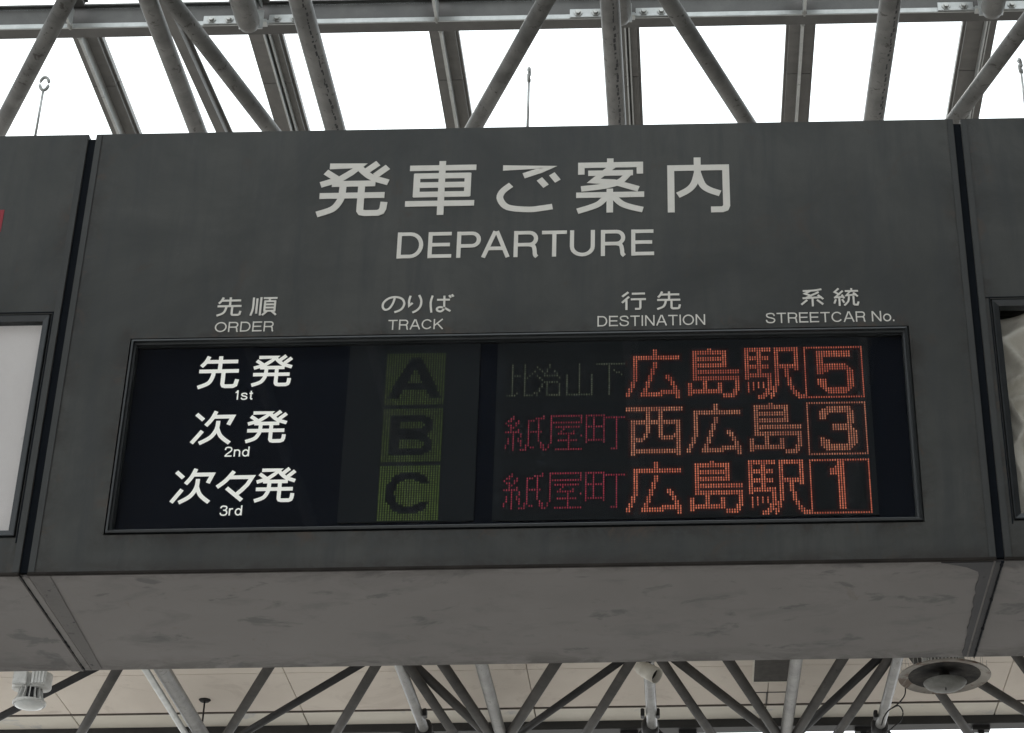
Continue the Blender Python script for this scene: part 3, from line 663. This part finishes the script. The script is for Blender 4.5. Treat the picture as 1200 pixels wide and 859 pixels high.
# ------------------------------------------------------------------ tube truss under the roof
tr = thing('tube_truss', 'truss of round grey steel tubes crossing above and behind the boards', 'roof truss', (0, 0, 0))
def T(name, a, b, r_, mat, sag=None):
    bm = bmesh.new(); tube(bm, [a, b], r_, 16); return part(name, bm, mat, tr, True)
for a, b, r_ in [[[-1.5529, -6.0, 6.2], [-1.2969, 9.9, 6.2], 0.032],
 [[-1.0023, -6.0, 6.2], [-0.8282, 9.9, 6.2], 0.038],
 [[0.1311, -6.0, 6.2], [0.1263, 9.9, 6.2], 0.034],
 [[1.1958, -6.0, 6.2], [0.9597, 9.9, 6.2], 0.038],
 [[1.8409, -6.0, 6.2], [1.546, 9.9, 6.2], 0.032],
 [[-2.7347, -5.988, 6.2], [-2.7347, 9.912, 6.2], 0.046]]: T('chord_tube', a, b, r_, M['tube'])
CH = [[[-1.5529, -6.0, 6.2], [-1.2969, 9.9, 6.2], 0.032],
 [[-1.0023, -6.0, 6.2], [-0.8282, 9.9, 6.2], 0.038],
 [[0.1311, -6.0, 6.2], [0.1263, 9.9, 6.2], 0.034],
 [[1.1958, -6.0, 6.2], [0.9597, 9.9, 6.2], 0.038],
 [[1.8409, -6.0, 6.2], [1.546, 9.9, 6.2], 0.032],
 [[-2.7347, -5.988, 6.2], [-2.7347, 9.912, 6.2], 0.046]]
for k_, off in ((1, .5), (2, .35), (3, .45)):
    a, b, r_ = CH[k_]; a = Vector(a); b = Vector(b); bm = bmesh.new(); rw_ = random.Random(k_)
    for i in range(420):
        tt = (i+rw_.random()*.8)/420; p = a.lerp(Vector((a.x+(b.x-a.x)*.62, a.y+(b.y-a.y)*.62, a.z)), tt); an = off+rw_.uniform(-.10, .10); hw = rw_.uniform(.0015, .0045); hl = rw_.uniform(.004, .012)
        q = []
        for sx, sy in ((-1, -1), (1, -1), (1, 1), (-1, 1)):
            aa = an+sx*hw/r_; q.append(bm.verts.new((p.x+math.sin(aa)*(r_+.0008), p.y+sy*hl, p.z-math.cos(aa)*(r_+.0008))))
        bm.faces.new(q)
    part('weld_seam', bm, M['dark'], tr, kind='stuff')
for a, b in [[[-1.4421, 1.1028, 6.2], [-2.7734, 3.2696, 6.2]],
 [[-1.479, 1.1018, 6.2], [-0.8553, 3.3309, 6.2]],
 [[0.1044, 1.1453, 6.2], [-0.8606, 3.3307, 6.2]],
 [[0.148, 1.1465, 6.2], [1.0519, 3.3918, 6.2]],
 [[1.753, 1.1907, 6.2], [0.9898, 3.3898, 6.2]]]: T('diagonal_tube', a, b, .030, M['tube'])
for a, b, r_ in [[[-2.6035, 7.1756, 6.32], [-5.3976, 9.92, 6.32], 0.024],
 [[-2.7134, 6.8879, 6.2], [-4.1173, 9.92, 6.2], 0.03],
 [[-1.8587, 6.9215, 6.2], [-3.12, 9.92, 6.2], 0.03],
 [[-1.1694, 7.2319, 6.32], [-3.331, 9.92, 6.32], 0.024],
 [[-1.27, 6.9445, 6.2], [-2.3545, 9.92, 6.2], 0.03],
 [[-1.3587, 6.9411, 6.2], [-0.9793, 9.92, 6.2], 0.03],
 [[-1.4369, 7.1269, 6.28], [-0.6769, 9.92, 6.28], 0.029],
 [[-1.1621, 6.9488, 6.2], [-0.7311, 9.92, 6.2], 0.032],
 [[-0.2551, 6.9843, 6.2], [-1.1566, 9.92, 6.2], 0.033],
 [[0.2474, 7.2874, 6.32], [-1.274, 9.92, 6.32], 0.024],
 [[0.1595, 7.0006, 6.2], [-0.6246, 9.92, 6.2], 0.03],
 [[0.0826, 6.9976, 6.2], [0.7815, 9.92, 6.2], 0.03],
 [[0.0562, 7.1855, 6.28], [1.329, 9.92, 6.28], 0.03],
 [[0.466, 7.0126, 6.2], [1.2206, 9.92, 6.2], 0.032],
 [[1.3485, 7.0472, 6.2], [0.8403, 9.92, 6.2], 0.032],
 [[1.6647, 7.343, 6.32], [0.7937, 9.92, 6.32], 0.026],
 [[1.6384, 7.2003, 6.26], [1.1414, 9.92, 6.26], 0.03],
 [[1.5252, 7.0541, 6.2], [2.5444, 9.92, 6.2], 0.03],
 [[1.5304, 7.2433, 6.28], [3.3897, 9.92, 6.28], 0.03],
 [[2.1111, 7.0771, 6.2], [3.2583, 9.92, 6.2], 0.03]]: T('diagonal_tube', a, b, r_, M['darktube'] if r_ < .028 else M['lowtube'])
P = {"hb": [-3.0818, 6.3, 5.5207], "dish": [1.7726, 6.9, 5.8313], "spotA": [0.0905, 7.15, 6.0191], "spotB": [0.1639, 7.08, 5.9182], "rodT": [-2.8459, 9.0504, 6.6], "rodB": [-2.8005, 9.0, 6.2563], "cab1": [[1.6305, 7.6, 6.0466], [1.6222, 7.6, 5.9991], [1.5788, 7.6, 5.9471], [1.5267, 7.6, 5.9111], [1.4943, 7.6, 5.8697], [1.4761, 7.6, 5.8178]], "cab2": [[1.5423, 7.6, 5.9213], [1.5831, 7.6, 5.9365], [1.6055, 7.6, 5.8994], [1.592, 7.6, 5.8473], [1.55, 7.6, 5.8114], [1.5081, 7.6, 5.7757]], "nodes": [[-1.3198, 8.6074, 6.2], [0.1134, 8.6066, 6.2], [1.5693, 8.6684, 6.2], [-2.763, 8.639, 6.2]], "clampo": [[0.0709, 8.3628, 6.2], [0.1664, 8.3668, 6.2]], "clampg": [-1.2794, 8.3061, 6.2], "clampw": [1.5268, 8.4537, 6.2]}
for n_ in P['nodes']:
    bm = bmesh.new(); lathe(bm, [(0, -.07), (.035, -.065), (.055, -.03), (.055, .03), (.035, .065), (0, .07)], 20, n_)
    nd = part('node_joint', bm, M['dark'], tr, True)
    for s in (-1, 1):
        bm = bmesh.new(); tube(bm, [(n_[0]+s*.02, n_[1], n_[2]-.02), (n_[0]+s*.42, 9.90, n_[2])], .032, 12); part('node_strut', bm, M['dark'], nd, True)
for c_ in P['clampo']+[P['clampg'], P['clampw']]:
    part('clamp', bxb(c_[0]-.012, c_[0]+.012, c_[1]-.03, c_[1]+.03, c_[2]-.025, c_[2]+.025, .004), M['dark'], tr)
T('end_chord_tube', (-6.5, 9.93, 6.2), (6.5, 9.93, 6.2), .045, M['lowtube'])
for x_ in (-6.4, -3.2, 3.2, 6.4): T('end_hanger_tube', (x_, 9.93, 6.2), (x_, 9.66, 6.56), .03, M['lowtube'])
# slim rail alongside the second chord tube at the left, seen below the board
bm = bmesh.new(); tube(bm, [(-2.80, 5.3, 6.15), (-2.80, 9.90, 6.15)], .020, 12); part('rail_tube', bm, M['galv'], tr, True)

# ------------------------------------------------------------------ panelled ceiling behind, fascia, eaves beam
ZC = 6.6
cl = thing('panelled_ceiling', 'beige board ceiling with thin joints beyond and below the departure board', 'ceiling', (0, 0, ZC))
CX = [-2.2355+1.5595*k for k in range(-4, 7)]; CY = [5.26, 6.9, 8.600, 9.28]
for i in range(len(CX)-1):
    for j in range(3):
        x0, x1, y0, y1 = CX[i]+.0022, CX[i+1]-.0022, CY[j]+.002, CY[j+1]-.002
        if i == 5 or (j == 2 and i == 5): pass
        part('ceiling_panel', bxb(x0, x1, y0, y1, 0, .02, .002), M['ceil'], cl)
part('ceiling_backing', bx(CX[0], CX[-1], 5.25, 9.3, .023, .06), M['hatchm'], cl)
# access hatch
hq = bmesh.new(); box(hq, .785, 1.022, 8.46, 8.845, -.012, -.0035)
part('access_hatch', hq, worn('hatch_mesh', (.06, .055, .05), (.085, .078, .07), .8, 0, 20), cl, label='dark square access hatch in the ceiling')
for a in ((.775, 1.032, 8.845, 8.857), (.773, .785, 8.46, 8.857), (1.022, 1.034, 8.46, 8.857)):
    part('hatch_trim', bx(a[0], a[1], a[2], a[3], -.014, -.003), M['fascia'], cl)
part('ceiling_joint', bx(.785, 1.03, 9.060, 9.068, -.004, -.0005), M['dark'], cl); part('ceiling_joint', bx(.874, .880, 9.07, 9.275, -.004, -.0005), M['dark'], cl)
fa = thing('eaves_fascia', 'pale strip of boards between the beige ceiling and the dark eaves beam', 'fascia', (0, 0, 0))
FX = [-2.24+1.5595*k+.0 for k in range(-4, 7)]
for i in range(len(FX)-1):
    part('fascia_board', bxb(FX[i]+.004, FX[i+1]-.004, 9.312, 9.553, 6.600, 6.62, .002), M['fascia'], fa)
part('backing', bx(FX[0], FX[-1], 9.31, 9.60, 6.63, 6.66), M['dark'], fa)
part('ceiling_edge', bx(FX[0], FX[-1], 9.288, 9.300, 6.594, 6.625), M['hatchm'], fa)
eb = link('eaves_beam', mesh('eaves_beam', bxb(CX[0], CX[-1], 9.5560, 9.68, 6.545, 6.66, .004)), M['beam'])
tag(eb, 'dark steel eaves beam under the pale fascia at the far end', 'beam')
for x in (-1.55, -.05, .35, 1.55, 2.35):
    bm = bmesh.new(); box(bm, x-.06, x+.06, 9.60, 9.67, 6.515, 6.5445); box(bm, x-.02, x+.02, 9.62, 9.65, 6.485, 6.5145); part('bracket', bm, M['dark'], eb)
# unseen ceiling behind the camera, added to keep window glass reflections dark
nc = thing('unseen_near_ceiling', 'unseen dark board ceiling behind the camera, added to darken window reflections', 'ceiling', (0, 0, 6.6))
for i in range(6):
    for j in range(5): part('ceiling_panel', bx(-9+3.1*i, -9+3.1*i+3.09, -18.3+3.1*j, -18.3+3.1*j+3.09, 0, .02), M['unseen_dark'], nc)
part('backing', bx(-9, 9.6, -18.3, -2.81, .03, .06), M['dark'], nc)
wl = thing('light_block_wall', 'unseen grey wall added on the right to cut the light from there', 'wall', (9.9, 0, 0))  # out of view, added to darken the right side
for j in range(10): part('light_block_wall_panel', bx(0, .12, -18+3*j, -15.01+3*j, 0, 6.9), M['unseen_dark'], wl)
for k, (x, y, lb_) in enumerate(((-8.3, -7.3, 'front left'), (9.3, -7.3, 'front right'), (-8.3, 9.4, 'rear left'), (9.3, 9.4, 'rear right'))):
    bm = bmesh.new(); lathe(bm, [(0, 0), (.24, 0), (.24, .03), (.17, .05), (.17, 6.3), (.2, 6.35), (.2, 6.45), (0, 6.45)], 24)
    o = link('roof_column', mesh('roof_column', bm, True), M['darktube'], None, (x, y, 0)); tag(o, 'grey steel column carrying the %s corner of the roof' % lb_, 'column', 'columns at the roof corners')

# ------------------------------------------------------------------ lamps and small fittings
hb = P['hb']
t = thing('high_bay_lamp', 'small white finned ceiling lamp under the left board', 'lamp', hb)
bm = bmesh.new(); lathe(bm, [(0, -.020), (.045, -.017), (.072, -.006), (.078, .004), (.078, .010), (0, .010)], 32); part('lens', bm, M['lens'], t, True)
bm = bmesh.new(); lathe(bm, [(.079, -.001), (.086, .004), (.086, .014), (.060, .018)], 32); part('rim', bm, M['white'], t, True)
bm = bmesh.new(); lathe(bm, [(0, .010), (.050, .014), (.044, .085), (0, .085)], 20); part('core', bm, M['dark'], t, True)
bm = bmesh.new()
for k in range(14):
    a = 2*math.pi*k/14; c_, s_ = math.cos(a), math.sin(a); px, py = -s_*.0022, c_*.0022
    q = [(.045, .013), (.082, .013), (.066, .045), (.060, .084), (.040, .084)]
    L_ = [bm.verts.new((c_*a_+px, s_*a_+py, z_)) for a_, z_ in q]; R_ = [bm.verts.new((c_*a_-px, s_*a_-py, z_)) for a_, z_ in q]
    bm.faces.new(L_); bm.faces.new(R_[::-1])
    for i in range(5): bm.faces.new((L_[i], R_[i], R_[(i+1) % 5], L_[(i+1) % 5]))
part('cooling_fins', bm, M['white'], t)
bm = bmesh.new()
for s in (-1, 1):
    prof = [(0, .085), (.052, .085), (.056, .09), (.056, .165), (.05, .17), (0, .17)]
    lathe(bm, prof, 20, (s*.046, 0, 0))
part('driver_housing', bm, M['white'], t, True)
part('driver_cover', bxb(-.085, -.012, -.068, -.05, .092, .168, .004), M['white'], t); part('driver_cover', bxb(.012, .088, -.068, -.05, .092, .168, .004), M['white'], t)
for k in range(4): part('housing_rib', bx(.020+.017*k, .028+.017*k, -.074, -.0685, .096, .164), M['white'], t)
bm = bmesh.new(); tube(bm, [(0, 0, .17), (0, 0, 6.6-hb[2]+.0)], .010, 10); part('stem', bm, M['tube'], t, True)

dh = P['dish']
t = thing('dish_lamp', 'wide round dusty dish lamp with glass bowl and bird spikes under the right seam', 'lamp', dh)
R0 = .252
bm = bmesh.new(); lathe(bm, [(R0, .0), (R0+.004, .004), (R0, .012), (.13, .034), (.10, .036), (.10, .030), (.128, .026), (R0-.006, .004), (R0, 0)], 56); part('dish', bm, M['dish'], t, True)
bm = bmesh.new(); lathe(bm, [(.20, .0125), (.16, .014), (.12, .020), (.03, .028), (.025, -.06), (0, -.06)], 40); part('reflector', bm, M['reflector'], t, True)
bm = bmesh.new(); lathe(bm, [(0, -.072), (.045, -.070), (.085, -.060), (.108, -.046), (.120, -.030), (.116, -.028), (.105, -.042), (0, -.062)], 40); part('glass_bowl', bm, M['bowl'], t, True)
bm = bmesh.new(); tube(bm, [(-.002, -.03, -.086), (-.002, -.03, -.066)], .0035, 8); part('bowl_pin', bm, M['dark'], t)
bm = bmesh.new(); lathe(bm, [(.128, .040), (.136, .042), (.136, .052), (.126, .054)], 48); part('white_ring', bm, M['white'], t, True)
bm = bmesh.new()
for k in range(36):
    a = 2*math.pi*k/36; x, y = .118*math.cos(a), .118*math.sin(a); tube(bm, [(x, y, .05), (x*.96, y*.96, .125)], .0045, 6)
part('cage_bars', bm, M['galv'], t)
bm = bmesh.new(); lathe(bm, [(0, .03), (.085, .035), (.09, .12), (.115, .125), (.115, .135), (0, .14)], 32); part('ballast_housing', bm, M['tube'], t, True)
rr = random.Random(2)
for k in range(44):
    a = 2*math.pi*k/44+rr.uniform(-.04, .04); x, y = (R0-.015)*math.cos(a), (R0-.015)*math.sin(a)
    bm = bmesh.new(); tube(bm, [(x, y, .008), (x*rr.uniform(.97, 1.05), y*rr.uniform(.97, 1.05), rr.uniform(.05, .085))], .0012, 4); part('bird_spike', bm, M['zinc'], t)
bm = bmesh.new(); tube(bm, [(0, 0, .14), (0, 0, 6.6-dh[2])], .012, 10); part('stem', bm, M['tube'], t, True)

A = Vector(P['spotA']); B = Vector(P['spotB']); d = Vector((.72, -.34, -.55)).normalized()
t = thing('spot_lamp', 'small cream cylindrical spot lamp clipped to the middle chord tube', 'spot lamp', P['spotA'])
rot = d.to_track_quat('Z', 'Y').to_matrix().to_4x4()
bm = bmesh.new(); lathe(bm, [(0, -.035), (.030, -.028), (.046, -.005), (.048, .03), (.046, .034), (.052, .036), (.054, .145), (.050, .145), (.048, .05), (0, .045)], 24); bm.transform(rot @ Matrix.Scale(.86, 4))
M['cream'] = worn('cream_lamp_paint', (.42, .40, .35), (.48, .455, .40), .5, 0, 20)
part('housing', bm, M['cream'], t, True)
bm = bmesh.new(); tube(bm, [(.02, .0, 0), (.055, .0, .045), (.065, 0, .14)], .016, 10); part('bracket', bm, M['dark'], t, True)
bm = bmesh.new(); lathe(bm, [(0, .10), (.048, .10)], 20); bm.transform(rot @ Matrix.Scale(.86, 4)); part('lamp_glass', bm, M['reflector'], t)

t = thing('hanging_rod', 'thin dark rod with a round ceiling plate left of the tubes', 'hanging rod', P['rodT'])
rt, rbm = Vector(P['rodT']), Vector(P['rodB'])
bm = bmesh.new(); tube(bm, [(0, 0, -.005), (0, 0, -.30)], .006, 8); part('rod', bm, M['dark'], t, True)
bm = bmesh.new(); lathe(bm, [(0, -.014), (.030, -.012), (.040, -.001), (0, -.001)], 20); part('ceiling_plate', bm, M['darktube'], t, True)
def spl(pts, n=6):
    P_ = [Vector(p) for p in pts]; P_ = [P_[0]]+P_+[P_[-1]]; out = []
    for i in range(1, len(P_)-2):
        for k in range(n):
            tt = k/n; a, b, c, d_ = P_[i-1], P_[i], P_[i+1], P_[i+2]
            out.append(.5*((2*b)+(c-a)*tt+(2*a-5*b+4*c-d_)*tt*tt+(-a+3*b-3*c+d_)*tt**3))
    return out+[Vector(pts[-1])]
bm = bmesh.new(); tube(bm, spl(P['cab1']), .0042, 6, True); tube(bm, spl(P['cab2']), .0042, 6, True)
o = link('lamp_cable', mesh('lamp_cable', bm, True), M['dark']); tag(o, 'looped black cable hanging left of the dish lamp', 'cable')
